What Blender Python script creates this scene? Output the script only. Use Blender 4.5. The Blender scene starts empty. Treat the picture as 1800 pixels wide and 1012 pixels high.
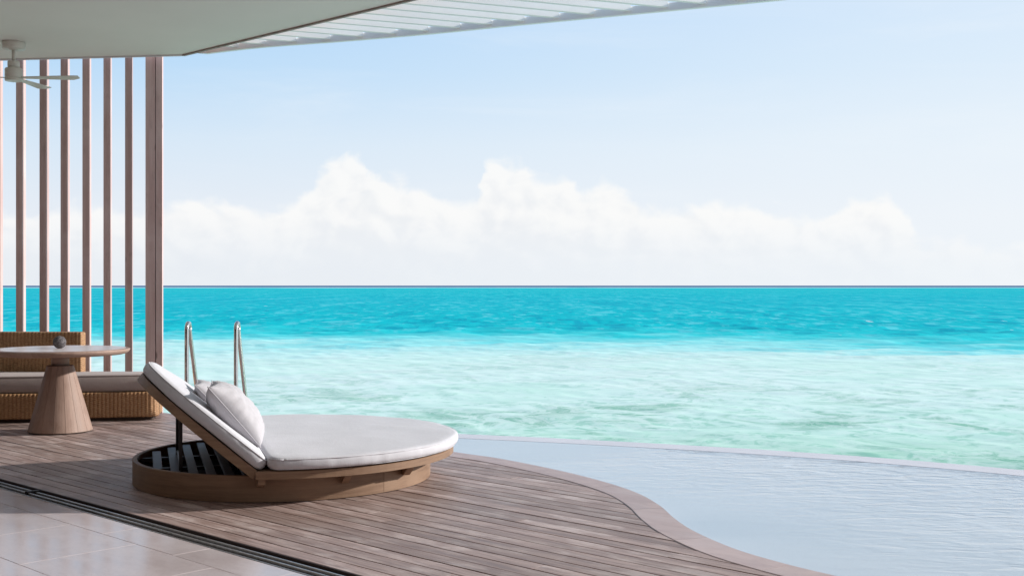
import bpy, bmesh, math, random
import numpy as np
from mathutils import Vector, Matrix, noise as mnoise
from mathutils.geometry import tessellate_polygon

random.seed(7); rng = np.random.default_rng(11)
PI = math.pi; R = math.radians
scene = bpy.context.scene
COL = scene.collection

# ------------------------------------------------------------------ camera
EYE = 1.35
cam_d = bpy.data.cameras.new('camera'); cam = bpy.data.objects.new('camera', cam_d); COL.objects.link(cam)
cam.location = (0, 0, EYE); cam.rotation_euler = (R(90), 0, 0)
cam_d.sensor_width = 36; cam_d.lens = 41.0; cam_d.shift_y = -0.0025
cam_d.clip_start = 0.05; cam_d.clip_end = 30000
scene.camera = cam

# ------------------------------------------------------------------ node helper
class NT:
    def __init__(s, tree):
        s.t = tree; tree.nodes.clear()
    def n(s, typ, **kw):
        nd = s.t.nodes.new(typ)
        for k, v in kw.items(): setattr(nd, k, v)
        return nd
    def put(s, sock, v):
        if v is None: return
        if hasattr(v, 'is_output'): s.t.links.new(v, sock)
        else:
            try: sock.default_value = v
            except Exception: sock.default_value = (*v, 1.0)
    def math(s, op, a, b=None, c=None, clamp=False):
        nd = s.n('ShaderNodeMath', operation=op); nd.use_clamp = clamp
        for i, v in enumerate((a, b, c)): s.put(nd.inputs[i], v)
        return nd.outputs[0]
    def sstep(s, v, a, b, lo=0.0, hi=1.0):
        nd = s.n('ShaderNodeMapRange', interpolation_type='SMOOTHSTEP')
        for i, x in enumerate((v, a, b, lo, hi)): s.put(nd.inputs[i], x)
        return nd.outputs[0]
    def lin(s, v, a, b, lo=0.0, hi=1.0):
        nd = s.n('ShaderNodeMapRange')
        for i, x in enumerate((v, a, b, lo, hi)): s.put(nd.inputs[i], x)
        return nd.outputs[0]
    def mix(s, f, a, b, blend='MIX'):
        nd = s.n('ShaderNodeMix', data_type='RGBA', blend_type=blend)
        s.put(nd.inputs[0], f); s.put(nd.inputs[6], a); s.put(nd.inputs[7], b)
        return nd.outputs[2]
    def ramp(s, f, stops, mode='LINEAR'):
        nd = s.n('ShaderNodeValToRGB'); cr = nd.color_ramp; cr.interpolation = mode
        while len(cr.elements) < len(stops): cr.elements.new(0.5)
        for e, (p, c) in zip(cr.elements, stops):
            e.position = p; e.color = (*c, 1) if len(c) == 3 else c
        s.put(nd.inputs[0], f); return nd.outputs[0]
    def noise(s, vec, scale, detail=4, rough=0.55, dist=0.0, dim='3D'):
        nd = s.n('ShaderNodeTexNoise', noise_dimensions=dim)
        s.put(nd.inputs['Vector'], vec); nd.inputs['Scale'].default_value = scale
        nd.inputs['Detail'].default_value = detail; nd.inputs['Roughness'].default_value = rough
        nd.inputs['Distortion'].default_value = dist
        return nd.outputs[0]
    def map(s, vec, scale=(1, 1, 1), loc=(0, 0, 0), rot=(0, 0, 0)):
        nd = s.n('ShaderNodeMapping'); s.put(nd.inputs[0], vec)
        nd.inputs['Scale'].default_value = scale; nd.inputs['Location'].default_value = loc; nd.inputs['Rotation'].default_value = rot
        return nd.outputs[0]
    def add(s, a, b):
        nd = s.n('ShaderNodeVectorMath', operation='ADD'); s.put(nd.inputs[0], a); s.put(nd.inputs[1], b); return nd.outputs[0]
    def xyz(s, v):
        nd = s.n('ShaderNodeSeparateXYZ'); s.put(nd.inputs[0], v); return nd.outputs
    def comb(s, x, y, z):
        nd = s.n('ShaderNodeCombineXYZ')
        for i, v in enumerate((x, y, z)): s.put(nd.inputs[i], v)
        return nd.outputs[0]
    def obj(s): return s.n('ShaderNodeTexCoord').outputs['Object']
    def rand(s): return s.n('ShaderNodeObjectInfo').outputs['Random']
    def bump(s, h, strength=0.3, dist=0.01, normal=None):
        nd = s.n('ShaderNodeBump'); nd.inputs['Strength'].default_value = strength; nd.inputs['Distance'].default_value = dist
        s.put(nd.inputs['Height'], h)
        if normal is not None: s.put(nd.inputs['Normal'], normal)
        return nd.outputs[0]
    def principled(s, color, rough=0.5, normal=None, metal=0.0, spec=0.5, ior=1.45, sheen=0.0):
        p = s.n('ShaderNodeBsdfPrincipled')
        s.put(p.inputs['Base Color'], color); s.put(p.inputs['Roughness'], rough)
        p.inputs['Metallic'].default_value = metal; p.inputs['Specular IOR Level'].default_value = spec
        p.inputs['IOR'].default_value = ior
        if sheen: p.inputs['Sheen Weight'].default_value = sheen
        if normal is not None: s.put(p.inputs['Normal'], normal)
        o = s.n('ShaderNodeOutputMaterial'); s.t.links.new(p.outputs[0], o.inputs[0])
        return p

def material(name):
    m = bpy.data.materials.new(name); m.use_nodes = True
    return m, NT(m.node_tree)

# ------------------------------------------------------------------ sky, sun, exposure
SUN_EL, SUN_AZ = R(20), R(11)           # azimuth measured from +X towards +Y
SUN = Vector((math.cos(SUN_EL) * math.cos(SUN_AZ), math.cos(SUN_EL) * math.sin(SUN_AZ), math.sin(SUN_EL)))
world = bpy.data.worlds.new('World'); scene.world = world; world.use_nodes = True
def build_world():
    w = NT(world.node_tree)
    g = w.n('ShaderNodeTexCoord').outputs['Generated']
    x, y, z = w.xyz(g)
    DEG = 57.29578
    el = w.math('MULTIPLY', w.math('ARCSINE', z), DEG)
    az = w.math('MULTIPLY', w.math('ARCTAN2', x, y), DEG)
    sky = w.n('ShaderNodeTexSky', sky_type='NISHITA')
    sky.sun_disc = False; sky.sun_elevation = SUN_EL; sky.sun_rotation = PI / 2 - SUN_AZ
    sky.air_density = 1.0; sky.dust_density = 1.2; sky.ozone_density = 1.5
    # pale marine haze that whitens the lowest degrees of the sky
    e01 = w.math('DIVIDE', el, 90.0, clamp=True)
    haze = w.ramp(e01, [(0.0, (.79, .83, .88)), (.035, (.79, .84, .91)), (.075, (.67, .80, .93)), (.115, (.47, .70, .94)),
                        (.155, (.36, .62, .94)), (.3, (.30, .55, .86)), (.6, (.17, .38, .72)), (1.0, (.12, .30, .62))])
    toward = w.math('MULTIPLY_ADD', x, math.cos(SUN_AZ), w.math('MULTIPLY', y, math.sin(SUN_AZ)))
    bright = w.sstep(toward, -0.4, 0.85, 0.0, 1.0)
    haze = w.mix(w.math('MULTIPLY', bright, 0.68), haze, (.90, .95, .99, 1))
    # thin veils
    vv = w.comb(w.math('MULTIPLY', az, 0.05), w.math('MULTIPLY', el, 0.35), 3.3)
    veil = w.sstep(w.noise(vv, 1.0, 5, .6, .6), .45, .75)
    haze = w.mix(w.math('MULTIPLY', veil, .22), haze, (.90, .94, .98, 1))
    # cumulus bank over the horizon, drawn as a height profile over azimuth
    a26 = w.math('DIVIDE', w.math('ADD', w.math('PINGPONG', w.math('ADD', az, 26.0 + 520.0), 52.0), 0.0), 52.0)
    warp = w.noise(w.comb(az, el, 1.7), .75, 3, .5)
    azw = w.math('ADD', a26, w.math('MULTIPLY', w.math('SUBTRACT', warp, .5), .035))
    fc = w.n('ShaderNodeFloatCurve'); cv = fc.mapping.curves[0]
    prof = [(-26, 3.2), (-22, 3.5), (-18, 3.8), (-16.4, 3.9), (-15.1, 4.3), (-13.8, 4.0), (-12.6, 3.6), (-11.2, 3.9), (-10.1, 4.5), (-9.3, 5.5), (-8.4, 6.2),
            (-7.4, 6.4), (-6.8, 5.5), (-5.2, 5.3), (-4.2, 4.9), (-3.0, 4.3), (-1.8, 4.7), (-1.3, 5.9), (-.4, 6.3), (.7, 5.9), (1.4, 5.2), (2.8, 5.3),
            (3.6, 4.8), (4.7, 5.0), (5.8, 4.7), (6.7, 4.0), (8.3, 3.9), (10, 4.05), (12, 3.8), (13.4, 3.5), (14.4, 3.2), (15.5, 3.9), (17, 4.3), (18.5, 3.6), (20, 2.2), (26, 2.0)]
    pts = [((a + 26) / 52, e / 8) for a, e in prof]
    cv.points[0].location = pts[0]; cv.points[1].location = pts[-1]
    for p in pts[1:-1]: cv.points.new(*p)
    fc.mapping.update(); w.put(fc.inputs['Value'], azw)
    top = w.math('MULTIPLY', fc.outputs[0], 8.0)
    puff = w.noise(w.comb(az, w.math('MULTIPLY', el, 1.25), 4.2), .75, 5, .44, .35)
    depth = w.math('SUBTRACT', top, el)
    dens = w.math('ADD', depth, w.math('MULTIPLY_ADD', puff, 2.1, -1.02))
    mask = w.sstep(dens, -.08, .70)
    mask = w.math('MULTIPLY', mask, w.sstep(el, .3, 3.8, .15, 1.0))
    light = w.noise(w.comb(w.math('ADD', az, .5), w.math('MULTIPLY_ADD', el, 1.25, .35), 4.2), .75, 4, .44, .35)
    lit = w.sstep(w.math('ADD', w.math('MULTIPLY', w.math('SUBTRACT', puff, light), 1.5), w.math('MULTIPLY', depth, -.15)), -.80, .02)
    cloud = w.mix(lit, (.86, .875, .895, 1), (.985, .977, .96, 1))
    haze = w.mix(w.math('MULTIPLY', mask, .84), haze, cloud)
    b1 = w.n('ShaderNodeBackground'); w.put(b1.inputs[0], sky.outputs[0]); b1.inputs[1].default_value = 0.10
    b2 = w.n('ShaderNodeBackground'); w.put(b2.inputs[0], haze); b2.inputs[1].default_value = 1.0
    mx = w.n('ShaderNodeMixShader'); w.put(mx.inputs[0], w.sstep(el, 14.0, 55.0, 1.0, .35))
    w.t.links.new(b1.outputs[0], mx.inputs[1]); w.t.links.new(b2.outputs[0], mx.inputs[2])
    o = w.n('ShaderNodeOutputWorld'); w.t.links.new(mx.outputs[0], o.inputs[0])
build_world()
world.cycles.sampling_method = 'NONE'   # smooth sky: found by bounced rays alone, which is faster
sun_d = bpy.data.lights.new('sun', 'SUN'); sun_d.energy = 5.0; sun_d.angle = R(1.6); sun_d.color = (1.0, .95, .89)
sun = bpy.data.objects.new('sun', sun_d); COL.objects.link(sun)
sun.rotation_euler = SUN.to_track_quat('Z', 'Y').to_euler(); sun.location = SUN * 30
vs = scene.view_settings
vs.view_transform = 'Standard'; vs.look = 'None'; vs.exposure = 0.0; vs.gamma = 1.0; vs.use_curve_mapping = False
scene.cycles.max_bounces = 8; scene.cycles.caustics_reflective = False; scene.cycles.caustics_refractive = False

# ------------------------------------------------------------------ mesh helpers
def link(name, me, mat, parent=None, smooth=False):
    o = bpy.data.objects.new(name, me); COL.objects.link(o)
    if mat and not me.materials: me.materials.append(mat)
    if smooth: me.polygons.foreach_set('use_smooth', [True] * len(me.polygons))
    if parent is not None: o.parent = parent
    return o
def pyd(name, v, f, mat, parent=None, smooth=False):
    me = bpy.data.meshes.new(name); me.from_pydata(v, [], f); me.update()
    bm = bmesh.new(); bm.from_mesh(me); bmesh.ops.recalc_face_normals(bm, faces=bm.faces); bm.to_mesh(me); bm.free()
    return link(name, me, mat, parent, smooth)
def tag(o, label=None, cat=None, group=None, kind=None):
    if label: o['label'] = label
    if cat: o['category'] = cat
    if group: o['group'] = group
    if kind: o['kind'] = kind
    return o
def empty(name, loc=(0, 0, 0), rz=0.0):
    o = bpy.data.objects.new(name, None); COL.objects.link(o); o.location = loc; o.rotation_euler = (0, 0, rz)
    o.empty_display_size = .1; return o
def prism(poly, z0, z1):
    n = len(poly); v = [(x, y, z0) for x, y in poly] + [(x, y, z1) for x, y in poly]
    f = [tuple(reversed(range(n))), tuple(range(n, 2 * n))] + [(i, (i + 1) % n, n + (i + 1) % n, n + i) for i in range(n)]
    return v, f
def inset(poly, d):
    # inset of a simple counter-clockwise outline
    n = len(poly); out = []
    for i in range(n):
        a, b, c = Vector(poly[i - 1]), Vector(poly[i]), Vector(poly[(i + 1) % n])
        e1 = (b - a).normalized(); e2 = (c - b).normalized()
        n1 = Vector((-e1.y, e1.x)); n2 = Vector((-e2.y, e2.x)); m = n1 + n2
        m = m / max(.35, m.length_squared / 2) if m.length > 1e-6 else n1
        out.append((b.x + m.x * d, b.y + m.y * d))
    return out
def ccw(poly):
    a = sum(poly[i - 1][0] * poly[i][1] - poly[i][0] * poly[i - 1][1] for i in range(len(poly)))
    return poly if a > 0 else poly[::-1]
def slab(poly, z0, z1, ch=0.002):
    # prism with a chamfered upper arris
    poly = ccw(poly); n = len(poly); q = inset(poly, ch)
    v = [(x, y, z0) for x, y in poly] + [(x, y, z1 - ch) for x, y in poly] + [(x, y, z1) for x, y in q]
    f = [tuple(reversed(range(n))), tuple(range(2 * n, 3 * n))]
    for k in (0, n): f += [(k + i, k + (i + 1) % n, k + n + (i + 1) % n, k + n + i) for i in range(n)]
    return v, f
def box(cx, cy, cz, sx, sy, sz, rz=0.0, ch=.002):
    c, s = math.cos(rz), math.sin(rz)
    p = [(cx + c * a * sx / 2 - s * b * sy / 2, cy + s * a * sx / 2 + c * b * sy / 2) for a, b in ((-1, -1), (1, -1), (1, 1), (-1, 1))]
    return slab(p, cz - sz / 2, cz + sz / 2, ch)
def rings(rs, cap0=True, cap1=True):
    v = [p for r in rs for p in r]; n = len(rs[0]); f = []
    for k in range(len(rs) - 1):
        f += [(k * n + i, k * n + (i + 1) % n, (k + 1) * n + (i + 1) % n, (k + 1) * n + i) for i in range(n)]
    if cap0: f.append(tuple(reversed(range(n))))
    if cap1: f.append(tuple((len(rs) - 1) * n + i for i in range(n)))
    return v, f
def lathe(profile, n=48, c=(0, 0)):
    return rings([[(c[0] + r * math.cos(2 * PI * i / n), c[1] + r * math.sin(2 * PI * i / n), z) for i in range(n)] for r, z in profile])
def tube(path, r, n=12):
    P = [Vector(p) for p in path]; rs = []; ref = None
    for i, p in enumerate(P):
        t = (P[min(i + 1, len(P) - 1)] - P[max(i - 1, 0)]).normalized()
        if ref is None: ref = t.orthogonal().normalized()
        ref = (ref - t * ref.dot(t)).normalized(); b = t.cross(ref)
        rs.append([tuple(p + (ref * math.cos(2 * PI * k / n) + b * math.sin(2 * PI * k / n)) * r) for k in range(n)])
    return rings(rs)
def catmull(pts, k=8):
    P = [np.array(p, float) for p in pts]; P = [2 * P[0] - P[1]] + P + [2 * P[-1] - P[-2]]; out = []
    for i in range(1, len(P) - 2):
        for j in range(k):
            t = j / k; a, b, c, d = P[i - 1:i + 3]
            out.append(tuple(.5 * (2 * b + (c - a) * t + (2 * a - 5 * b + 4 * c - d) * t * t + (3 * b - a - 3 * c + d) * t ** 3)))
    out.append(tuple(P[-2])); return out
def join(lst):
    v, f = [], []
    for a, b in lst:
        k = len(v); v += a; f += [tuple(i + k for i in q) for q in b]
    return v, f

# ------------------------------------------------------------------ materials
def wood(name, c1, c2, c3, scale=(2.2, 26, 26), rough=.55, bump=.25, tint=.25, knots=False, pscale=(1.1, 2.3, 2.3), spec=.4, axis_rot=(0, 0, 0)):
    m, w = material(name); o = w.obj(); rd = w.rand()
    off = w.comb(w.math('MULTIPLY', rd, 37.0), w.math('MULTIPLY', rd, 91.0), w.math('MULTIPLY', rd, 53.0))
    v = w.add(w.map(o, (1, 1, 1), rot=axis_rot), off)
    g1 = w.noise(w.map(v, scale), 1.0, 6, .62, .6)
    g2 = w.noise(w.map(v, (scale[0] * .6, scale[1] * 4, scale[2] * 4)), 1.0, 4, .6)
    patch = w.noise(w.map(v, pscale), 1.0, 5, .6)
    c = w.mix(w.sstep(g1, .32, .68), c1, c2)
    c = w.mix(w.math('MULTIPLY', w.sstep(patch, .46, .72), .7), c, c3)
    c = w.mix(w.sstep(g2, .55, .8, 0, .35), c, tuple(x * .55 for x in c1))
    if knots:
        vo = w.n('ShaderNodeTexVoronoi'); vo.inputs['Scale'].default_value = 1.0
        w.put(vo.inputs['Vector'], w.map(v, (knots, knots, knots * .45)))
        c = w.mix(w.sstep(vo.outputs['Distance'], .05, .12, .75, 0), c, tuple(x * .22 for x in c1))
    k = w.lin(rd, 0, 1, 1 - tint, 1 + tint)
    c = w.mix(1.0, c, w.comb(k, w.math('POWER', k, 1.05), w.math('POWER', k, 1.1)), 'MULTIPLY')
    h = w.math('ADD', g1, w.math('MULTIPLY', g2, .7))
    w.principled(c, w.lin(g1, .3, .7, rough - .08, rough + .12), w.bump(h, bump, .004), spec=spec)
    return m
M = {}
M['deck'] = wood('weathered_deck_wood', (.25, .165, .14), (.45, .34, .31), (.62, .52, .49), (2.2, 40, 40), 0.46, .45, .20, spec=.5, pscale=(3.2, 8, 8))
M['border'] = wood('border_wood', (.43, .325, .315), (.53, .425, .415), (.58, .485, .48), (5, 9, 20), .48, .25, .10, spec=.45)
M['teak'] = wood('daybed_teak', (.215, .128, .08), (.305, .192, .124), (.345, .225, .15), (3, 3, 40), .55, .12, .06)
M['table_wood'] = wood('table_wood', (.29, .19, .15), (.37, .255, .205), (.40, .285, .235), (14, 14, 2.2), .55, .15, .07)
M['screen_wood'] = wood('screen_wood', (.53, .36, .345), (.63, .465, .45), (.66, .51, .50), (24, 24, 1.1), .6, .3, .10, knots=4.2)
def simple(name, col, rough=.5, metal=0., spec=.5, nscale=0, namp=.0, bump=0., bscale=80):
    m, w = material(name); o = w.obj(); c = (*col, 1)
    if nscale:
        n = w.noise(o, nscale, 5, .6); c = w.mix(w.sstep(n, .3, .7), tuple(x * (1 - namp) for x in col), tuple(min(1, x * (1 + namp)) for x in col))
    nm = w.bump(w.noise(o, bscale, 3, .6), bump, .003) if bump else None
    w.principled(c, rough, nm, metal, spec); return m
M['dark_gap'] = simple('deck_underlay', (.018, .014, .013), .9)
M['black'] = simple('dark_stained_slat', (.035, .033, .045), .5, nscale=6, namp=.35, bump=.1)
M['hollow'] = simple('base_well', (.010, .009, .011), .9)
M['ceiling'] = simple('ceiling_plaster', (.80, .75, .71), .75, nscale=.8, namp=.02)
M['trim'] = simple('brown_edge_trim', (.30, .22, .19), .5, nscale=9, namp=.2)
M['lip'] = simple('pale_edge_trim', (.72, .68, .70), .5)
M['pergola'] = simple('white_pergola_paint', (.92, .92, .915), .45, nscale=1.5, namp=.03)
M['fan'] = simple('warm_white_enamel', (.66, .62, .56), .38, nscale=3, namp=.03)
M['steel'] = simple('polished_steel', (.72, .70, .69), .14, 1.0, nscale=12, namp=.06)
M['iron'] = simple('dark_iron', (.03, .027, .028), .45, .6)
M['rail'] = simple('brushed_aluminium_rail', (.55, .54, .54), .35, .8, nscale=30, namp=.12)
M['groove'] = simple('track_groove', (.04, .022, .019), .6)
M['grout'] = simple('grout', (.40, .37, .36), .8, nscale=8, namp=.1)
M['wall'] = simple('interior_wall', (.28, .235, .20), .8, nscale=1, namp=.04)
M['plinth'] = simple('sofa_plinth', (.05, .03, .022), .7)

def m_tile():
    m, w = material('porcelain_tile'); o = w.obj(); rd = w.rand()
    v = w.add(o, w.comb(w.math('MULTIPLY', rd, 31.), w.math('MULTIPLY', rd, 17.), 0.))
    a = w.noise(w.map(v, (2.5, 6, 1)), 1.0, 7, .6, .4); b = w.noise(v, 45, 4, .6)
    c = w.mix(w.sstep(a, .3, .7), (.57, .495, .50), (.65, .575, .58))
    c = w.mix(w.sstep(b, .5, .8, 0, .25), c, (.34, .29, .27))
    k = w.lin(rd, 0, 1, .95, 1.05); c = w.mix(1., c, w.comb(k, k, k), 'MULTIPLY')
    nm = w.bump(w.noise(v, 3, 3, .5), .02, .01)
    w.principled(c, w.lin(a, .3, .7, .12, .22), nm, spec=.6); return m
M['tile'] = m_tile()
def m_fabric(name, col, wr=.25):
    m, w = material(name); o = w.obj()
    x, y, z = w.xyz(o)
    weave = w.math('ADD', w.math('SINE', w.math('MULTIPLY', x, 1500.)), w.math('SINE', w.math('MULTIPLY', y, 1500.)))
    n = w.noise(w.map(o, (3, 3, 3)), 1., 6, .55, .3); slub = w.noise(w.map(o, (220, 12, 30)), 1., 2, .5)
    c = w.mix(w.sstep(n, .3, .75), tuple(q * .955 for q in col), col)
    c = w.mix(w.sstep(slub, .5, .8, 0, .18), c, tuple(q * .82 for q in col))
    h = w.math('ADD', w.math('MULTIPLY', n, 1.), w.math('MULTIPLY', slub, .12))
    w.principled(c, .85, w.bump(h, wr, .03), spec=.2, sheen=.15); return m
M['fabric'] = m_fabric('daybed_canvas', (.62, .615, .655))
M['pillow'] = m_fabric('pillow_linen', (.51, .495, .525), .35)
M['sofa_fabric'] = m_fabric('sofa_canvas', (.40, .335, .32), .3)
def m_wicker():
    m, w = material('natural_wicker'); o = w.obj()
    a = w.noise(w.map(o, (40, 40, 110)), 1., 3, .6); b = w.noise(o, 5, 4, .6)
    c = w.mix(w.sstep(a, .3, .7), (.28, .145, .07), (.45, .26, .135)); c = w.mix(w.sstep(b, .45, .75, 0, .5), c, (.50, .30, .155))
    w.principled(c, .5, w.bump(a, .4, .004), spec=.4); return m
M['wicker'] = m_wicker()
def m_top():
    m, w = material('pale_table_stone'); o = w.obj()
    n = w.noise(w.map(o, (9, 3, 1)), 1., 6, .6); c = w.mix(w.sstep(n, .3, .7), (.60, .53, .52), (.68, .62, .61))
    w.principled(c, .32, w.bump(n, .05, .003)); return m
M['top'] = m_top()
def m_stone():
    m, w = material('dark_rough_stone'); o = w.obj()
    a = w.noise(o, 60, 6, .7); b = w.noise(o, 14, 3, .5)
    c = w.mix(w.sstep(a, .35, .65), (.05, .045, .05), (.17, .155, .16))
    w.principled(c, .8, w.bump(w.math('ADD', a, b), .9, .01)); return m
M['stone'] = m_stone()
def m_edge():
    m, w = material('wet_pool_edge_stone'); o = w.obj()
    a = w.noise(o, 1.2, 6, .6); c = w.mix(w.sstep(a, .3, .7), (.66, .62, .66), (.74, .70, .74))
    w.principled(c, .25, w.bump(w.noise(o, 20, 3, .6), .05, .004)); return m
M['edge'] = m_edge()
def m_pool():
    m, w = material('pool_water'); o = w.obj()
    v = w.map(o, (.55, 1.25, 1), rot=(0, 0, R(12)))
    big = w.noise(v, .55, 3, .5, .5); gust = w.sstep(w.noise(w.map(o, (1, 1, 1), loc=(3, 1, 0)), .22, 2, .5), .42, .64)
    x, y, z = w.xyz(o)
    gust = w.math('ADD', w.math('MULTIPLY', gust, .35), w.math('MULTIPLY', w.sstep(w.math('MULTIPLY_ADD', y, .18, x), 2.2, 4.8), .75), clamp=True)
    rip = w.noise(w.map(o, (1.6, 3.6, 1), rot=(0, 0, R(8))), 2.2, 2, .45, .9)
    fine = w.noise(w.map(o, (2.4, 6, 1), rot=(0, 0, R(-10))), 6.0, 3, .5, .5)
    h = w.math('ADD', w.math('MULTIPLY', rip, w.math('MULTIPLY_ADD', gust, .9, .012)), w.math('MULTIPLY', fine, w.math('MULTIPLY_ADD', gust, .2, .003)))
    h = w.math('ADD', h, w.math('MULTIPLY', big, .22))
    c = w.mix(w.sstep(big, .35, .65), (.47, .56, .65), (.54, .62, .70))
    w.principled(c, .035, w.bump(h, .55, .055), spec=.5, ior=1.333); return m
M['pool'] = m_pool()
def m_sea():
    m, w = material('lagoon_water'); o = w.obj(); x, y, z = w.xyz(o)
    r = w.math('SQRT', w.math('MULTIPLY_ADD', x, w.math('MULTIPLY', x, .25), w.math('MULTIPLY', y, y)))
    big = w.noise(w.map(o, (.020, .034, 1), loc=(3.1, 1.4, 0)), 1., 4, .5, .5)
    med = w.noise(w.map(o, (.13, .17, 1)), 1., 5, .6, .8)
    swirl = w.noise(w.map(o, (.55, .5, 1)), 1., 5, .6, 1.3)
    fine = w.noise(w.map(o, (1.9, 1.5, 1)), 1., 4, .6, 1.2)
    # depth of the lagoon floor seen through the water: sand shelf, then deeper water
    L = w.math('LOGARITHM', w.math('MAXIMUM', r, 5.), 10.)
    Lw = w.math('ADD', L, w.math('MULTIPLY', w.math('SUBTRACT', big, .5), .36))
    Lw = w.math('ADD', Lw, w.math('MULTIPLY', w.math('SUBTRACT', med, .5), .17))
    t = w.lin(Lw, 1.2, 3.5)
    def p(d): return (math.log10(d) - 1.2) / 2.3
    col = w.ramp(t, [(0., (.40, .68, .48)), (p(21), (.46, .76, .57)), (p(27), (.58, .88, .73)), (p(38), (.70, .95, .83)), (p(46), (.70, .97, .87)), (p(53), (.50, .93, .87)), (p(60), (.22, .83, .82)), (p(70), (.03, .68, .70)),
                     (p(95), (.0, .57, .62)), (p(220), (.0, .55, .62)), (p(520), (.0, .58, .62)), (p(1200), (.01, .60, .62))])
    shallow = w.sstep(Lw, math.log10(44), math.log10(66), 1., 0.)
    milky = w.sstep(w.math('ADD', w.math('MULTIPLY', big, .55), w.math('MULTIPLY', med, .45)), .42, .60)
    col = w.mix(w.math('MULTIPLY', w.math('MULTIPLY', milky, shallow), w.sstep(r, 20., 34., .15, .8)), col, (.86, 1.0, .94, 1))
    # patches of weed and coral on the sand; painted caustics and wave shading
    near = w.sstep(r, 23., 42., 1., .32)
    patch = w.math('MULTIPLY', w.sstep(w.math('ADD', w.math('MULTIPLY', med, .6), w.math('MULTIPLY', swirl, .5)), .52, .66), near)
    col = w.mix(w.math('MULTIPLY', w.math('MULTIPLY', patch, shallow), .95), col, (.22, .52, .37, 1))
    def ridge(n, a, b):
        return w.sstep(w.math('ABSOLUTE', w.math('SUBTRACT', n, .5)), a, b, 1., 0.)
    caustic_lines = w.math('MAXIMUM', ridge(swirl, .004, .055), w.math('MULTIPLY', ridge(fine, .004, .07), .75))
    caustic_lines = w.math('MULTIPLY', caustic_lines, w.sstep(med, .36, .6, .35, 1.))
    col = w.mix(w.math('MULTIPLY', w.math('MULTIPLY', caustic_lines, shallow), .5), col, (.90, 1.0, .94, 1))  # pale lines painted in for sunlight focused by the ripples
    darkp = w.sstep(w.math('ADD', w.math('MULTIPLY', swirl, .5), w.math('MULTIPLY', fine, .5)), .50, .36)
    col = w.mix(w.math('MULTIPLY', w.math('MULTIPLY', darkp, shallow), w.math('MULTIPLY', near, .65)), col, (.27, .60, .45, 1))
    wave_shading = w.noise(w.map(o, (.62, .17, 1), rot=(0, 0, .10)), 1., 5, .64, .3)
    wave_shading = w.math('ADD', w.math('MULTIPLY', wave_shading, .62), w.math('MULTIPLY', w.noise(w.map(o, (.16, .018, 1), rot=(0, 0, .03)), 1., 5, .68, .3), .38))
    deepm = w.math('SUBTRACT', 1., shallow)
    col = w.mix(w.math('MULTIPLY', w.sstep(wave_shading, .51, .60), w.math('MULTIPLY', deepm, .6)), col, (.16, .72, .78, 1))  # light dashes painted in for sky mirrored on wave faces
    col = w.mix(w.math('MULTIPLY', w.sstep(wave_shading, .49, .41), w.math('MULTIPLY', w.sstep(Lw, math.log10(62), math.log10(90)), .7)), col, (.0, .37, .50, 1))  # dark dashes painted in for wave faces that mirror less sky
    # reef edge: surf line, then the open ocean
    yy = w.math('ADD', y, w.math('MULTIPLY_ADD', w.noise(w.map(o, (.004, .0004, 1)), 1., 3, .6), 240., -120.))
    surf = w.math('MULTIPLY', w.sstep(yy, 1380., 1480.), w.sstep(yy, 1900., 1700.))
    surf = w.math('MULTIPLY', surf, w.sstep(w.noise(w.map(o, (.012, .001, 1)), 1., 4, .7), .34, .5, .45, 1.))
    ocean = w.sstep(yy, 1750., 1950.)
    col = w.mix(ocean, col, (.05, .17, .32, 1))
    col = w.mix(w.math('MULTIPLY', surf, .9), col, (.88, .92, .92, 1))
    # small breaking crests
    wc = w.noise(w.map(o, (.45, .16, 1), loc=(5.5, 2.2, 0)), 1., 5, .6, .4)
    foam = w.math('MULTIPLY', w.sstep(wc, .70, .73), w.sstep(r, 50., 60.))
    col = w.mix(w.math('MULTIPLY', foam, .85), col, (.88, .93, .93, 1))
    h = w.math('ADD', w.math('MULTIPLY', w.noise(w.map(o, (.5, .95, 1), rot=(0, 0, .15)), 1., 4, .5, .5), 1.2), w.math('MULTIPLY', w.noise(w.map(o, (2.2, 4.2, 1), rot=(0, 0, -.2)), 1., 2, .5, .6), .16))
    h = w.math('MULTIPLY', h, w.math('MULTIPLY_ADD', deepm, .8, .2))
    nm = w.bump(h, .6, .14)
    # choppy water seen from afar: mostly the colour of the water body, a little mirrored sky
    p = w.principled(col, .6, nm, spec=0.0)
    gl = w.n('ShaderNodeBsdfGlossy'); gl.inputs['Roughness'].default_value = .18; w.put(gl.inputs['Normal'], nm)
    mx = w.n('ShaderNodeMixShader'); mx.inputs[0].default_value = .035
    w.t.links.new(p.outputs[0], mx.inputs[1]); w.t.links.new(gl.outputs[0], mx.inputs[2])
    out = [n for n in w.t.nodes if n.type == 'OUTPUT_MATERIAL'][0]; w.t.links.new(mx.outputs[0], out.inputs[0]); return m
M['sea'] = m_sea()

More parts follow.
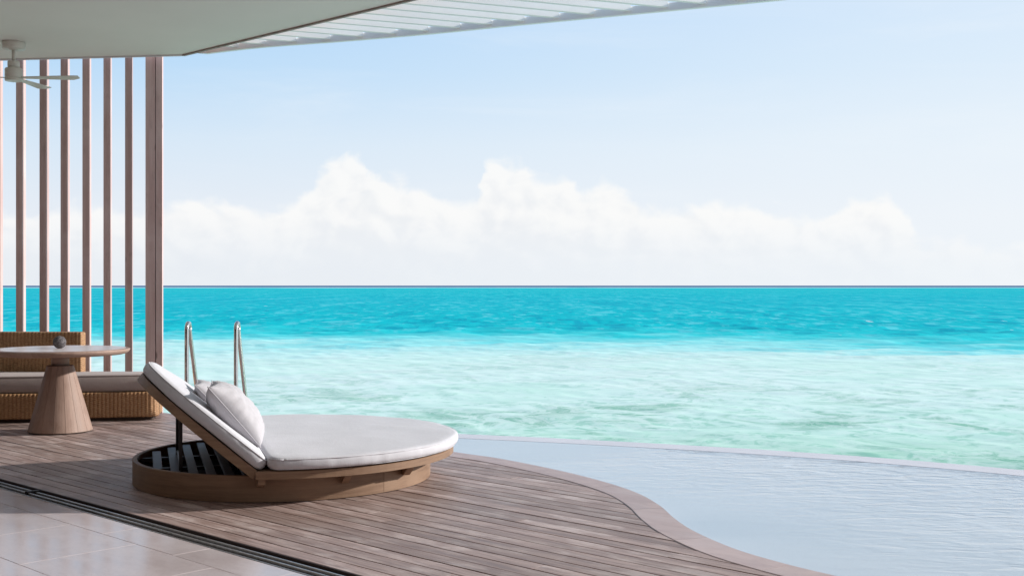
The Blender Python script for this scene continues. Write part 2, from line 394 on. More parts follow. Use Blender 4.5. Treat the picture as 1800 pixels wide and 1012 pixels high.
# ------------------------------------------------------------------ plan geometry (metres, camera foot at the origin)
UA = R(-43.5); U = np.array([math.cos(UA), math.sin(UA)]); NV = np.array([-math.sin(UA), math.cos(UA)])
def toUN(p): p = np.array(p[:2]); return float(p @ U), float(p @ NV)
def fromUN(u, n): q = u * U + n * NV; return float(q[0]), float(q[1])
outer_ctrl = [(-2.95, 12.10), (-2.05, 11.12), (-1.22, 10.28), (-.437, 9.429), (-.089, 9.089), (.333, 8.529), (.627, 8.033), (.815, 7.593), (.908, 7.16), (.945, 6.758),
              (1.005, 6.399), (1.14, 5.99), (1.30, 5.70), (1.51, 5.42), (1.95, 4.93), (2.65, 4.22), (4.2, 2.62), (6.0, .8)]
outer = catmull(outer_ctrl, 8)
def offset(poly, d):
    out = []
    for i, p in enumerate(poly):
        a = np.array(poly[max(i - 1, 0)]); b = np.array(poly[min(i + 1, len(poly) - 1)]); t = (b - a) / np.linalg.norm(b - a)
        out.append((p[0] + t[1] * d, p[1] - t[0] * d))
    return out
inner = offset(outer, .20)                      # deck side of the border board
back_line = [(-2.95, 12.10), (-3.9, 12.50), (-9.0, 13.5)]
N_DECK0 = 3.458; N_TILE = 3.288

# ------------------------------------------------------------------ sea
def build_sea():
    Z = -1.6
    rr = [9.0]
    while rr[-1] < 420: rr.append(rr[-1] + max(.085, .00006 * rr[-1] ** 2))
    while rr[-1] < 16000: rr.append(rr[-1] * 1.12)
    r = np.array(rr); a = np.radians(np.arange(-52, 52.001, .125)); A, RR = np.meshgrid(a, r)
    X = RR * np.sin(A); Y = RR * np.cos(A); dr = np.gradient(r)[:, None]
    H = np.zeros_like(X)
    for i in range(40):
        lam = .6 * (6.5 / .6) ** (i / 39.0); th = R(-100) + rng.normal(0, .6); k = 2 * PI / lam
        amp = .0095 * lam ** .72 * rng.uniform(.6, 1.3)
        fade = np.clip((lam / (dr * 4.0)) - .6, 0, 1)
        ph = k * (X * math.cos(th) + Y * math.sin(th)) + rng.uniform(0, 2 * PI)
        ph = ph + .6 * np.sin(k * .31 * (X * math.sin(th) - Y * math.cos(th)) + i)
        H += amp * fade * (1 - 2 * np.abs(np.sin(ph / 2)) ** 1.3)
    shallow = np.clip((RR - 35) / 45, .22, 1.0)
    V = np.stack([X, Y, H * shallow], -1).reshape(-1, 3)
    nr, nc = X.shape; idx = np.arange(nr * nc).reshape(nr, nc)
    F = np.stack([idx[:-1, :-1], idx[:-1, 1:], idx[1:, 1:], idx[1:, :-1]], -1).reshape(-1, 4)
    F = F[:, ::-1]
    me = bpy.data.meshes.new('sea'); me.vertices.add(len(V)); me.vertices.foreach_set('co', V.ravel())
    me.loops.add(F.size); me.loops.foreach_set('vertex_index', F.ravel().astype(np.int32))
    me.polygons.add(len(F)); me.polygons.foreach_set('loop_start', np.arange(0, F.size, 4, dtype=np.int32))
    me.polygons.foreach_set('use_smooth', np.ones(len(F), bool)); me.update(calc_edges=True); me.validate()
    o = link('sea', me, M['sea']); o.location = (0, 0, Z); tag(o, kind='structure')
build_sea()

# ------------------------------------------------------------------ pool
edge_out = catmull([(-3.2, 11.95), (-1.8, 11.47), (-.516, 11.017), (.519, 10.649), (1.731, 10.141), (2.393, 9.812), (3.003, 9.472), (3.883, 8.844), (4.75, 8.05), (5.6, 7.0), (6.3, 5.7), (6.8, 4.2), (7.1, 2.2), (7.2, 0.)], 6)
edge_in = offset(edge_out, .29)
def strip_solid(a, b, z0, z1):
    return slab(list(a) + list(b)[::-1], z0, z1, .004)
def strip_parts(name, a, b, z0, z1, cuts, mat, parent, gap=.0015, ch=.004):
    for i0, i1 in zip(cuts[:-1], cuts[1:]):
        A = list(a[i0:i1 + 1]); B = list(b[i0:i1 + 1])
        for S in (A, B):
            d0 = np.array(S[1]) - np.array(S[0]); S[0] = tuple(np.array(S[0]) + d0 / np.linalg.norm(d0) * gap)
            d1 = np.array(S[-2]) - np.array(S[-1]); S[-1] = tuple(np.array(S[-1]) + d1 / np.linalg.norm(d1) * gap)
        n = len(A); v = []; 
        ca = [tuple(np.array(p) + (np.array(q) - np.array(p)) / np.linalg.norm(np.array(q) - np.array(p)) * ch) for p, q in zip(A, B)]
        cb = [tuple(np.array(q) + (np.array(p) - np.array(q)) / np.linalg.norm(np.array(q) - np.array(p)) * ch) for p, q in zip(A, B)]
        sec = [[(*A[k], z0), (*A[k], z1 - ch), (*ca[k], z1), (*cb[k], z1), (*B[k], z1 - ch), (*B[k], z0)] for k in range(n)]
        v, f = rings(sec); pyd(name, v, f, mat, parent)
pool_wall = pyd('pool_wall', *strip_solid(edge_out[10:], offset(edge_out, .27)[10:], -2.4, -.10), M['edge']); tag(pool_wall, kind='structure')
strip_parts('coping_stone', edge_out, edge_in, -.099, -.0485, [6 * i for i in range(1, 13)], M['edge'], pool_wall, .0008, .001)
wp = [p for p in outer[3:]]
wp = offset(wp, .06) + [(9, -1), (7.4, -1)] + offset(edge_out, .14)[::-1][:-8]
tri = tessellate_polygon([[Vector((x, y, 0)) for x, y in wp]])
pool = pyd('pool_water', [(x, y, -.05) for x, y in wp], [tuple(t) for t in tri], M['pool']); tag(pool, kind='structure')
bm = bmesh.new(); bm.from_mesh(pool.data)
for f_ in bm.faces:
    if f_.normal.z < 0: f_.normal_flip()
bm.to_mesh(pool.data); bm.free()

# ------------------------------------------------------------------ deck
deck_poly = back_line[::-1] + outer[1:] + [(6, -1.5), (2.0, -1.5)] + [fromUN(u, N_DECK0 + .002) for u in (2.0, -15.0)]
tri = tessellate_polygon([[Vector((x, y, 0)) for x, y in deck_poly]])
inv = Matrix.Rotation(-UA, 4, 'Z')
def loc(p, z=0): q = inv @ Vector((p[0], p[1], z)); return (q.x, q.y, q.z)
deck = pyd('deck', [loc(p, -.032) for p in deck_poly], [tuple(t) for t in tri], M['dark_gap']); deck.rotation_euler = (0, 0, UA); tag(deck, kind='structure')
inUN = [toUN(p) for p in inner]; un = sorted([(n, u) for u, n in inUN]); cn = np.array([n for n, u in un]); cu = np.array([u for n, u in un])
bUN = [toUN(p) for p in back_line]; bn = np.array([n for u, n in bUN][::-1]); bu = np.array([u for u, n in bUN][::-1])
def u_max(n): return float(np.interp(n, cn, cu)) if n >= cn[0] else 5.2
def u_min(n): return float(np.interp(n, bn, bu)) + .02
PITCH = .107; GAP = .0080
k = 0
while True:
    n0 = N_DECK0 + .006 + k * PITCH; n1 = n0 + PITCH - GAP; k += 1
    if n1 > cn[-1] - .02: break
    ns = [n0 + (n1 - n0) * t for t in (0, .25, .5, .75, 1)]
    lo = [u_min(n) for n in ns]; hi = [u_max(n) - .003 for n in ns]
    if min(h - l for h, l in zip(hi, lo)) < .05: continue
    cuts = [max(lo)]; u = max(lo) + random.uniform(.8, 3.6)
    while u < min(hi) - .35: cuts.append(u); u += random.uniform(2.4, 4.2)
    for i, c in enumerate(cuts):
        last = i == len(cuts) - 1
        L = [(l, n) for l, n in zip(lo, ns)] if i == 0 else [(c + .001, n) for n in ns]
        H = [(h, n) for h, n in zip(hi, ns)] if last else [(cuts[i + 1] - .001, n) for n in ns]
        if i > 0: L = [L[0], L[-1]]
        if not last: H = [H[0], H[-1]]
        z = random.uniform(-.0016, .0006)
        v, f = slab(H + L[::-1], -.026, z, .0014)
        pyd('board', v, f, M['deck'], deck)
lo_o = [loc(p)[:2] for p in outer]; lo_i = [loc(p)[:2] for p in inner]
strip_parts('border_board', lo_o, lo_i, -.16, .003, [1, 16, 28, 40, 51, 66, 83, 98, 112, 126, len(outer) - 1], M['border'], deck)

# ------------------------------------------------------------------ sliding-door track and tiled floor
track = empty('door_track', (*fromUN(-5, N_TILE), 0), UA)
tag(track, 'dark sliding door track with two grey rails between tiles and deck', 'door track')
W = N_DECK0 - N_TILE
pyd('sill', *box(0, W / 2, -.026, 16, W, .012), M['groove'], track)
for yc in (.058, .108):
    v, f = slab([(-8, yc - .0065), (8, yc - .0065), (8, yc + .0065), (-8, yc + .0065)], -.020, .001, .003); pyd('rail', v, f, M['rail'], track)
for yc, hw in ((.005, .004), (.161, .0065)):
    v, f = slab([(-8, yc - hw), (8, yc - hw), (8, yc + hw), (-8, yc + hw)], -.020, .002, .002); pyd('edge_strip', v, f, M['rail'] if yc < .1 else M['groove'], track)
for yc in (.033, .084, .134):
    v, f = slab([(-8, yc - .0045), (8, yc - .0045), (8, yc + .0045), (-8, yc + .0045)], -.020, -.012, .002); pyd('guide', v, f, M['groove'], track)
pyd('floor_stop', *box(-2.53, .090, -.002, .030, .09, .022), M['iron'], track)

floor = pyd('floor', *slab([(-14, -8), (7, -8), (7, N_TILE - .001), (-14, N_TILE - .001)], -.10, -.0022, .001), M['grout']); floor.rotation_euler = (0, 0, UA); tag(floor, kind='structure')
TL, TW, g = .735, .615, .003
rows = [(3.07, N_TILE - .002)] + [(3.07 - TW * (i + 1), 3.07 - TW * i) for i in range(9)]
for ri, (a, b) in enumerate(rows):
    u0 = -5.62 + (0 if ri % 2 else TL / 2) - TL * 8
    for j in range(18):
        x0 = u0 + j * TL
        if x0 > 3.5: break
        v, f = slab([(x0 + g / 2, a + g / 2), (x0 + TL - g / 2, a + g / 2), (x0 + TL - g / 2, b - g / 2), (x0 + g / 2, b - g / 2)], -.008, random.uniform(-.0003, .0003), .001)
        pyd('tile', v, f, M['tile'], floor)

# ------------------------------------------------------------------ roof: solid ceiling and white slatted pergola
CE = 3.76
tip = np.array([-3.447, 12.184]); edir = np.array([.739, -.674]); edir = edir / np.linalg.norm(edir)
far_r = tip + edir * 17
left_edge = [(-12.0, 13.15), (-5.457, 12.43), tuple(tip)]
cpoly = left_edge + [tuple(far_r), (8, -8), (-9, -9), (-16, 2)]
ceil = pyd('ceiling', *prism(ccw(cpoly), CE, CE + .22), M['ceiling']); tag(ceil, kind='structure')
en = np.array([-edir[1], edir[0]])
def quad_strip(p, q, nrm, w, z0, z1):
    p, q, nrm = map(np.array, (p, q, nrm)); return slab([tuple(p), tuple(q), tuple(q + nrm * w), tuple(p + nrm * w)], z0, z1, .002)
out_n = np.array([.674, .739]); out_n /= np.linalg.norm(out_n)
pyd('edge_trim', *quad_strip(tip, far_r, out_n, .030, CE - .016, CE + .2), M['trim'], ceil)
for p, q in zip(left_edge[:-1], left_edge[1:]):
    d = np.array(q) - np.array(p); nn = np.array([-d[1], d[0]]) / np.linalg.norm(d)
    pyd('edge_trim', *quad_strip(p, q, nn, .03, CE - .014, CE + .2), M['lip'], ceil)
for nm_, (pa, pb, pc, pd) in (('wall_side', (fromUN(6.8, 2.9), fromUN(7.0, 2.9), fromUN(7.0, -5), fromUN(6.8, -5))), ('wall_end', (fromUN(-14, -5), fromUN(-13.8, -5), fromUN(-13.8, 3.2), fromUN(-14, 3.2)))):
    tag(pyd(nm_, *slab([pa, pb, pc, pd], -.1, CE, .002), M['wall']), kind='structure')
wall = pyd('wall_back', *slab([fromUN(-14, -5), fromUN(7, -5), fromUN(7, -5.2), fromUN(-14, -5.2)], -.1, CE, .002), M['wall']); tag(wall, kind='structure')

fas = catmull([(-3.24, 12.035), (-2.504, 11.665), (-1.635, 11.365), (-.753, 11.03), (.057, 10.666), (1.551, 10.028), (2.316, 9.688), (3.6, 9.08), (5.2, 8.2), (6.8, 7.15), (8.5, 5.8), (10.0, 4.2), (11, 2.5)], 6)
fas = [fas[0]] + [(x * 1.0085, y * 1.0085) for x, y in fas[1:]]
perg = empty('pergola', (0, 11, CE)); tag(perg, 'white slatted pergola canopy along the outer edge of the ceiling', 'pergola')
def rel(v): return [(x, y - 11, z - CE) for x, y, z in v]
fin = [tuple(np.array(p) + (np.array(q) - np.array(p)) * min(.045, max(.004, float((np.array(p) - tip) @ out_n) - .036))) for p, q in zip(fas, offset(fas, 1.0))]
v, f = rings([[(*a, 3.740), (*a, 3.806), (*b, 3.806), (*b, 3.740)] for a, b in zip(fas, fin)]); pyd('fascia', rel(v), f, M['pergola'], perg)
sd = np.array([math.cos(R(22)), math.sin(R(22))]); sm = np.array([-sd[1], sd[0]])
fp = np.array(fin); fm = fp @ sm; fs = fp @ sd
for i in range(-1, 40):
    c = 11.778 - .239 * i
    # along the ceiling edge
    t0 = (c - tip @ sm) / (edir @ sm); s0 = float((tip + edir * t0) @ sd) + .05
    cr = [j for j in range(len(fm) - 1) if (fm[j] - c) * (fm[j + 1] - c) <= 0]
    if not cr or t0 > 16.8 or t0 < 0: continue
    j = cr[-1]; tt = (c - fm[j]) / (fm[j + 1] - fm[j]); s1 = float(fs[j] + (fs[j + 1] - fs[j]) * tt) - .004
    if s1 - s0 < .1: continue
    q = [sd * s0 + sm * (c - .023), sd * s1 + sm * (c - .023), sd * s1 + sm * (c + .023), sd * s0 + sm * (c + .023)]
    v, f = slab([tuple(p) for p in q], 3.765, 3.865, .003); pyd('slat', rel(v), f, M['pergola'], perg)

# ------------------------------------------------------------------ timber slat screen and corner post
scr = empty('timber_screen', (-4.6, 12.40, 0)); tag(scr, 'row of tall pinkish timber slats rising behind the wicker sofa', 'screen')
xs = [(-183, -6.), (-140, -4.5), (-97, -3.), (-55, -1.), (-13, 0.5), (28, 2.), (69.5, 3.5), (106.5, 5.), (145, 7.), (182, 9.), (220, 11.)]
for i, (px, rot) in enumerate(xs):
    t = (px + 6) / 285.0; Yf = 12.50 - .17 * t; Xc = (px + 5.7 - 900) / 2050 * Yf
    rz = R(rot); c, s = math.cos(rz), math.sin(rz)
    cx = Xc - s * .048; cy = Yf + c * .048
    v, f = box(0, 0, 1.95, .068, .096, 3.94, 0, .003)
    o = pyd('slat', v, f, M['screen_wood'], scr); o.location = (cx + 4.6, cy - 12.40, 0); o.rotation_euler = (0, 0, rz)
post = empty('corner_post', (-3.80, 12.40, 0), R(11)); tag(post, 'thick double timber corner post at the right end of the slats', 'post')
pyd('main_timber', *box(-.037, 0, 1.95, .098, .13, 3.94, 0, .003), M['screen_wood'], post)
pyd('side_timber', *box(.052, -.012, 1.95, .064, .11, 3.94, 0, .003), M['screen_wood'], post)

# ------------------------------------------------------------------ ceiling fan
fan = empty('ceiling_fan', (-4.94, 11.56, CE)); tag(fan, 'white three-bladed ceiling fan hanging near the timber slats', 'ceiling fan')
pyd('canopy', *lathe([(.100, 0.0), (.108, -.008), (.108, -.066), (.103, -.074), (.045, -.074), (.040, -.084), (.02, -.084)], 40), M['fan'], fan, True)
pyd('rod', *lathe([(.018, -.084), (.018, -.20)], 20), M['fan'], fan, True)
mot = pyd('motor_housing', *lathe([(.020, -.190), (.054, -.192), (.057, -.197), (.057, -.246), (.053, -.252), (.053, -.256), (.076, -.262), (.083, -.274), (.083, -.345), (.079, -.350), (.079, -.356), (.083, -.360), (.083, -.382), (.078, -.388), (.02, -.389)], 40), M['fan'], fan)
for p in mot.data.polygons: p.use_smooth = abs(p.normal.z) < .5
for ang in (1, 84, 186):
    st = []
    for q in range(9):
        t = q / 8; r = .05 + .60 * t; wd = .035 + .075 * min(1, t * 1.15); pit = -R(15 - 5 * t)
        l, rr_ = -.5 * wd, .5 * wd
        if q == 8: l, rr_ = -.055 + .0, .012
        st.append([(r - (.03 if (q == 8) else 0) * 0, a * math.cos(pit), -.353 + a * math.sin(pit) + dz) for a, dz in ((l, -.003), (rr_, -.003), (rr_, .003), (l, .003))])
    v, f = rings(st); b = pyd('blade', v, f, M['fan'], fan); b.rotation_euler = (0, 0, R(ang))

# ------------------------------------------------------------------ wicker sofa
sofa = empty('wicker_sofa', (-5.0, 11.8, 0)); tag(sofa, 'woven wicker corner sofa with taupe seat cushion behind round table', 'sofa')
SX, SY = -5.0, 11.8
def wicker(path, z0, z1, closed, name, parent, amp=.013, top=True, ox=0, oy=0):
    # vertical cords with woven strands crossing them
    P = [np.array(p, float) for p in path]
    if closed: P.append(P[0])
    seg = [np.linalg.norm(b - a) for a, b in zip(P[:-1], P[1:])]; tot = sum(seg); cum = np.concatenate([[0], np.cumsum(seg)])
    pitch = .038; ns = int(tot / .0065); nz = max(4, int((z1 - z0) / .006)); S = np.linspace(0, tot, ns + 1)
    if closed: S = S[:-1]
    xs_ = np.interp(S, cum, [p[0] for p in P]); ys_ = np.interp(S, cum, [p[1] for p in P])
    tx = np.gradient(xs_); ty = np.gradient(ys_); 
    if closed:
        tx = (np.roll(xs_, -1) - np.roll(xs_, 1)); ty = (np.roll(ys_, -1) - np.roll(ys_, 1))
    ln = np.hypot(tx, ty); nx, ny = ty / ln, -tx / ln
    Zs = np.linspace(z0, z1, nz + 1); rs = []
    for q, z in enumerate(Zs):
        ph = S / pitch; rib = np.abs(np.sin(PI * ph)) ** .6; idx_ = np.floor(ph)
        d = amp * rib * (.78 + .22 * np.cos(2 * PI * z / .021 + PI * idx_ + .8 * np.sin(idx_ * 12.9)))
        e = min(z - z0, z1 - z); d = d - .012 * max(0, 1 - e / .02) ** 2
        rs.append([(x + a * k_ - ox, y + b * k_ - oy, z) for x, y, a, b, k_ in zip(xs_, ys_, nx, ny, d)])
    v, f = rings(rs, True, True); o = pyd(name, v, f, M['wicker'], parent, False)
    for p in o.data.polygons: p.use_smooth = len(p.vertices) == 4
    return o
def rounded(poly, rad, n=6):
    out = []; m = len(poly)
    for i in range(m):
        a, b, c = [np.array(p, float) for p in (poly[i - 1], poly[i], poly[(i + 1) % m])]; r_ = rad[i] if isinstance(rad, (list, tuple)) else rad
        d1 = (a - b) / np.linalg.norm(a - b); d2 = (c - b) / np.linalg.norm(c - b)
        p0 = b + d1 * r_; p1 = b + d2 * r_
        for j in range(n + 1):
            t = j / n; out.append(tuple((1 - t) ** 2 * p0 + 2 * t * (1 - t) * b + t * t * p1))
    return out
foot = rounded([(-6.35, 11.179), (-3.56, 11.70), (-3.66, 12.20), (-6.35, 12.367)], [.03, .09, .09, .03])
wicker(foot, .035, .285, True, 'base', sofa, ox=SX, oy=SY)
pyd('plinth', [(x - SX, y - SY, z) for x, y, z in prism(ccw(inset(ccw(foot), .04)), 0.0, .036)[0]], prism(ccw(inset(ccw(foot), .04)), 0.0, .036)[1], M['plinth'], sofa)
bk = rounded([(-6.33, 12.042), (-4.42, 11.96), (-4.415, 12.08), (-6.33, 12.176)], [.02, .035, .035, .02], 4)
wicker(bk, .30, .872, True, 'backrest', sofa, ox=SX, oy=SY)
def cushion(outline, prof, dome=.0, wob=.004, rad_rings=5, seed=0.):
    # outline ccw; prof = list of (inset, z) from bottom to top
    rs = []
    jit = [.0035 * mnoise.noise((x * 16 + seed, y * 16, 0.)) + .003 * mnoise.noise((x * 5, y * 5 + seed, 2.)) for x, y in outline]
    for ins, z in prof:
        q0 = inset(outline, ins); q1 = inset(outline, ins + .01); q = [(a[0] + (b[0] - a[0]) * j_ * 100, a[1] + (b[1] - a[1]) * j_ * 100) for a, b, j_ in zip(q0, q1, jit)]; rs.append([(x, y, z + wob * mnoise.noise((x * 3 + seed, y * 3, z * 3))) for x, y in q])
    topq = inset(outline, prof[-1][0]); cx = sum(p[0] for p in topq) / len(topq); cy = sum(p[1] for p in topq) / len(topq); zt = prof[-1][1]
    for j in range(1, rad_rings + 1):
        t = 1 - j / (rad_rings + .35)
        rs.append([(cx + (x - cx) * t, cy + (y - cy) * t, zt + dome * (1 - t * t) + wob * mnoise.noise(((cx + (x - cx) * t) * 3 + seed, (cy + (y - cy) * t) * 3, 1.))) for x, y in topq])
    return rings(rs)
so = ccw([(x - SX, y - SY) for x, y in rounded([(-6.31, 11.20), (-3.585, 11.72), (-3.68, 12.10), (-6.31, 12.12)], [.04, .07, .06, .04])])
v, f = cushion(so, [(.03, .288), (.006, .30), (0, .33), (-.004, .375), (0, .425), (.008, .446), (.028, .458)], .012, .006)
sc = pyd('seat_cushion', v, f, M['sofa_fabric'], sofa, True)
v, f = tube([(x, y, .449) for x, y in inset(so, .008)] + [(*inset(so, .008)[0], .449)], .005, 6); pyd('piping', v, f, M['sofa_fabric'], sc, True)

# ------------------------------------------------------------------ round pedestal table and stone ball
tb = empty('round_table', (-4.183, 10.80, 0)); tag(tb, 'round wooden pedestal table with pale top in front of sofa', 'table')
pt = pyd('tabletop', *lathe([(.02, .712), (.56, .712), (.585, .718), (.606, .735), (.616, .752), (.615, .760), (.610, .763), (.02, .7635)], 96), M['table_wood'], tb)
for p in pt.data.polygons: p.use_smooth = abs(p.normal.z) < .95
pyd('inlay', *lathe([(.02, .764), (.575, .764), (.577, .7665), (.574, .7675), (.02, .7675)], 96), M['top'], pt)
pyd('neck', *lathe([(.078, .612), (.078, .713)], 40), M['table_wood'], tb, True)
ped = pyd('pedestal', *lathe([(.272, .004), (.276, .010), (.110, .608), (.102, .612), (.02, .612)], 48), M['plinth'], tb)
for i in range(16):
    a0 = 2 * PI * i / 16 + .15; a1 = a0 + 2 * PI / 16; gp = .0011
    rs = []
    for z, ro in ((.012, .284), (.606, .119), (.612, .113)):
        e = gp / ro
        arc = [(ro * math.cos(a0 + e + (a1 - a0 - 2 * e) * j / 4), ro * math.sin(a0 + e + (a1 - a0 - 2 * e) * j / 4), z) for j in range(5)]
        ri = ro - .02; arc += [(ri * math.cos(a1 - e), ri * math.sin(a1 - e), z), (ri * math.cos(a0 + e), ri * math.sin(a0 + e), z)]
        rs.append(arc)
    v, f = rings(rs); pyd('stave', v, f, M['table_wood'], ped)
bm = bmesh.new(); bmesh.ops.create_icosphere(bm, subdivisions=5, radius=.058)
for v_ in bm.verts: v_.co *= 1 + .035 * mnoise.noise(v_.co * 60) + .02 * mnoise.noise(v_.co * 140)
me = bpy.data.meshes.new('stone_ball'); bm.to_mesh(me); bm.free()
ball = link('stone_ball', me, M['stone'], None, True); ball.location = (-4.19, 10.80, .7675 + .057)
tag(ball, 'dark rough stone ball lying on the round tabletop', 'ornament')

# ------------------------------------------------------------------ ladder into the sea
lad = empty('pool_ladder', (-2.97, 11.62, 0)); tag(lad, 'stainless steel ladder handrails standing at the deck edge behind daybed', 'ladder')
for dx in (-.243, .243):
    path = [(dx, -.10, 0.0), (dx, -.10, .45), (dx, -.098, .86)]
    for j in range(1, 9):
        t = PI * j / 9; path.append((dx, -.040 - .058 * math.cos(t), .90 + .058 * math.sin(t) * 1.3))
    path += [(dx, .022, .86), (dx, .20, .45), (dx, .45, -.12), (dx, .50, -.5), (dx, .50, -2.1)]
    pyd('handrail', *tube(catmull(path, 5), .0215, 14), M['steel'], lad, True)
    pyd('flange', *lathe([(.05, .003), (.05, .012), (.028, .02), (.022, .03)], 24, (dx, -.10)), M['steel'], lad)
for z in (-.55, -.85, -1.15, -1.45):
    pyd('tread', *box(0, .50, z, .48, .09, .03), M['steel'], lad)

# ------------------------------------------------------------------ round daybed
DA = R(17.6)
db = empty('daybed', (-1.612, 8.276, 0), DA); tag(db, 'large round wooden daybed with pale cushions and raised backrest', 'daybed')
RB, RP, RC, HX = 1.030, 1.195, 1.225, -.320
def arcpoly(r0, r1, a0, a1, n=24):
    return [(r1 * math.cos(a0 + (a1 - a0) * j / n), r1 * math.sin(a0 + (a1 - a0) * j / n)) for j in range(n + 1)] + [(r0 * math.cos(a1 + (a0 - a1) * j / n), r0 * math.sin(a1 + (a0 - a1) * j / n)) for j in range(n + 1)]
def ring_piece(name, r0, r1, a0, a1, z0, z1, mat, parent, ch=.004, n=96):
    A = [(r1 * math.cos(a0 + (a1 - a0) * j / n), r1 * math.sin(a0 + (a1 - a0) * j / n)) for j in range(n + 1)]
    B = [(r0 * math.cos(a0 + (a1 - a0) * j / n), r0 * math.sin(a0 + (a1 - a0) * j / n)) for j in range(n + 1)]
    rs = []
    for a, b in zip(A, B):
        a = np.array(a); b = np.array(b); d = (b - a) / np.linalg.norm(b - a)
        rs.append([(*a, z0), (*a, z1 - ch), (*(a + d * ch), z1), (*(b - d * ch), z1), (*b, z1 - ch), (*b, z0)])
    return pyd(name, *rings(rs), mat, parent)
seams = [R(s - 17.6) for s in (-41, 60, 165, 319)]
for a0, a1 in zip(seams[:-1], seams[1:]):
    ring_piece('base_panel', RB - .032, RB, a0 + .0013, a1 - .0013, .004, .168, M['teak'], db)
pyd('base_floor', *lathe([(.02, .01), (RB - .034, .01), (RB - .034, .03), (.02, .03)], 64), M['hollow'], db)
for i in range(18):
    xc = -.975 + i * .108
    if xc > .9: break
    yl = math.sqrt(max(0, (RB - .037) ** 2 - max(abs(xc - .03), abs(xc + .03)) ** 2))
    if yl < .05: continue
    pyd('base_slat', *box(xc, 0, .146, .058, 2 * yl, .018), M['black'], db)
pyd('base_joist', *box(-.1, 0.25, .122, 1.75, .04, .024), M['black'], db)
pyd('base_joist', *box(-.1, -0.25, .122, 1.75, .04, .024), M['black'], db)
# seat platform: the disc to the foot side of the hinge
def segment(r, x0, side, n=72, corner=.0):
    a = math.acos(max(-1, min(1, x0 / r)))
    if side > 0: pts = [(r * math.cos(-a + 2 * a * j / n), r * math.sin(-a + 2 * a * j / n)) for j in range(n + 1)]
    else: pts = [(r * math.cos(a + (2 * PI - 2 * a) * j / n), r * math.sin(a + (2 * PI - 2 * a) * j / n)) for j in range(n + 1)]
    return ccw(pts)
seg = segment(RP, HX + .012, 1)
pyd('platform', *slab(seg, .171, .219, .004), M['teak'], db)
def soft_segment(r, x0, side, rad=.12):
    s = segment(r, x0, side, 240); out = []
    a = math.acos(x0 / r); yl = math.sqrt(r * r - x0 * x0)
    s = [p for p in s if (p[0] - x0) * side > rad * .7]
    ca = (x0 + side * 0, -yl + rad * .9); cb = (x0, yl - rad * .9)
    def corner(p0, c, p1, n=6): return [((1 - t) ** 2 * p0[0] + 2 * t * (1 - t) * c[0] + t * t * p1[0], (1 - t) ** 2 * p0[1] + 2 * t * (1 - t) * c[1] + t * t * p1[1]) for t in [j / n for j in range(1, n)]]
    if side > 0: # starts at bottom (y<0), ends at top
        chain = s + corner(s[-1], (x0, yl * 1.002), cb) + [cb] + [(x0, cb[1] + (ca[1] - cb[1]) * j / 24) for j in range(1, 24)] + [ca] + corner(ca, (x0, -yl * 1.002), s[0])
    else:
        chain = s + corner(s[-1], (x0, -yl * 1.002), ca) + [ca] + [(x0, ca[1] + (cb[1] - ca[1]) * j / 24) for j in range(1, 24)] + [cb] + corner(cb, (x0, yl * 1.002), s[0])
    return ccw(chain)
co = soft_segment(RC, HX + .085, 1)
prof = [(.045, .231), (.016, .2325), (.004, .239), (-.002, .256), (-.002, .275), (.002, .291), (.010, .300), (.028, .305)]
v, f = cushion(co, prof, .010, .0065, 18, 3.)
mt = pyd('seat_mattress', v, f, M['fabric'], db, True)
pp = inset(co, .003); v, f = tube([(x, y, .2925) for x, y in pp] + [(*pp[0], .2925)], .0042, 6); pyd('piping', v, f, M['fabric'], mt, True)
pp = inset(co, .016); v, f = tube([(x, y, .2335) for x, y in pp] + [(*pp[0], .2335)], .004, 6); pyd('piping', v, f, M['fabric'], mt, True)
# bearers under the platform
for xb in (HX + .05, .26, .70):
    yl = math.sqrt(RP ** 2 - xb ** 2) - .025; w2 = .022
    sec = []
    for y, zb in ((-yl, .160 if xb > 0 else .135), (-yl + .02, .150), (-yl + .13, .098), (yl - .13, .098), (yl - .02, .150), (yl, .160)):
        sec.append([(xb - w2, y, zb), (xb + w2, y, zb), (xb + w2, y, .1705), (xb - w2, y, .1705)])
    pyd('bearer', *rings(sec), M['teak'], db)
# raised backrest
AL = R(38.5); ZH = .170; ca_, sa_ = math.cos(AL), math.sin(AL)
def tilt(v): return [(HX - (HX - x) * ca_ + z * sa_, y, ZH + (HX - x) * sa_ + z * ca_) for x, y, z in v]
bs = segment(RP - .01, HX - .006, -1)
v, f = slab(bs, 0.0, .055, .004); bf = pyd('backrest_frame', tilt(v), f, M['teak'], db)
bo = soft_segment(RC - .025, HX + .012, -1)
prof2 = [(.035, .062), (.012, .066), (.001, .08), (-.004, .102), (.002, .126), (.014, .141), (.034, .149)]
v, f = cushion(bo, prof2, .010, .006, 14, 9.)
bmt = pyd('back_mattress', tilt(v), f, M['fabric'], db, True)
pp = inset(bo, .006); v, f = tube([(x, y, .133) for x, y in pp] + [(*pp[0], .133)], .0042, 6); pyd('piping', tilt(v), f, M['fabric'], bmt, True)
for y0 in (-.52, .22):
    a = tilt([(HX - .52, y0, 0.0)])[0]
    pyd('prop_bar', *box((a[0] * 2 - .0) / 2, y0, (a[2] + .13) / 2, .022, .036, a[2] - .13), M['iron'], db)
    pyd('hinge_plate', *box(HX, y0, .150, .10, .03, .03), M['iron'], db)
v, f = tube([(HX - .52 * ca_, -.52, .18), (HX - .52 * ca_, .22, .18)], .009, 8); pyd('prop_crossbar', v, f, M['iron'], db)

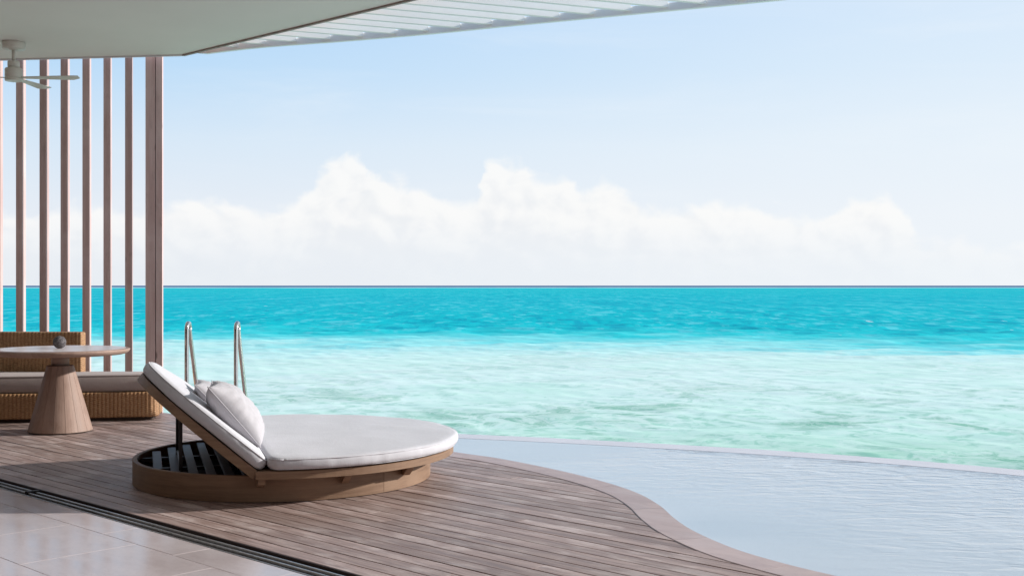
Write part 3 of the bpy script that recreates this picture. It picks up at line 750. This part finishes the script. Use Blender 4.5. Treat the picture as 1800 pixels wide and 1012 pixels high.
# ------------------------------------------------------------------ pillows
def pillow(name, size, thick, seed, label):
    n = 36; v = []; f = []
    for sgn in (1, -1):
        base = len(v)
        for i in range(n + 1):
            for j in range(n + 1):
                a = -1 + 2 * i / n; b = -1 + 2 * j / n
                pin = 1 - .075 * (1 - abs(a) ** 2.2) * abs(b) ** 2.0; pia = 1 - .075 * (1 - abs(b) ** 2.2) * abs(a) ** 2.0
                x = a * size / 2 * pia; y = b * size / 2 * pin
                prof_ = max(0, (1 - a * a) * (1 - b * b)) ** .46
                wr = mnoise.noise((a * 2.2 + seed, b * 2.2, sgn * 3.)) * .010 + mnoise.noise((a * 5 + seed, b * 3, sgn * 7.)) * .007 + (abs(mnoise.noise((a * 3.5 + b * 2 + seed, b * 6 - a * 2, sgn * 5.))) - .2) * .012
                edge = max(abs(a), abs(b)); ang = math.atan2(b, a)
                pleat = math.sin(ang * 22 + seed * 3) * .007 * max(0, (edge - .55) / .45) * (1 - edge ** 8)
                z = sgn * thick / 2 * prof_ + (wr + pleat) * prof_ ** .6
                v.append((x, y, z))
        for i in range(n):
            for j in range(n):
                q = [base + i * (n + 1) + j, base + (i + 1) * (n + 1) + j, base + (i + 1) * (n + 1) + j + 1, base + i * (n + 1) + j + 1]
                f.append(tuple(q if sgn > 0 else q[::-1]))
    o = pyd(name, v, f, M['pillow'], None, True)
    bm = bmesh.new(); bm.from_mesh(o.data); bmesh.ops.remove_doubles(bm, verts=bm.verts, dist=1e-5); bm.to_mesh(o.data); bm.free()
    edge = [v[i * (n + 1)] for i in range(n + 1)] + [v[n * (n + 1) + j] for j in range(1, n + 1)] + [v[i * (n + 1) + n] for i in range(n - 1, -1, -1)] + [v[j] for j in range(n - 1, -1, -1)]
    vv, ff = tube(edge, .0035, 6); pyd('seam', vv, ff, M['pillow'], o, True)
    tag(o, label, 'pillow', 'pillows on the daybed'); return o
def place(o, s, along, up, tilt_deg, spin=0., lift=0.):
    # s: distance right of the hinge in daybed axes, along: along the hinge, up: height
    m = Matrix.Translation((-1.625, 8.276, 0)) @ Matrix.Rotation(DA, 4, 'Z') @ Matrix.Translation((HX + s, along, up))
    m = m @ Matrix.Rotation(R(spin), 4, 'Z') @ Matrix.Rotation(R(tilt_deg), 4, 'Y')
    o.matrix_world = m
p1 = pillow('pillow', .51, .25, 1.3, 'plump pale grey pillow on the daybed, nearer to the camera'); place(p1, -.05, -.56, .515, 50, -6)
p2 = pillow('pillow', .50, .19, 5.1, 'pale grey pillow on the daybed, half hidden behind the other pillow'); place(p2, -.11, -.03, .50, 47, -4)
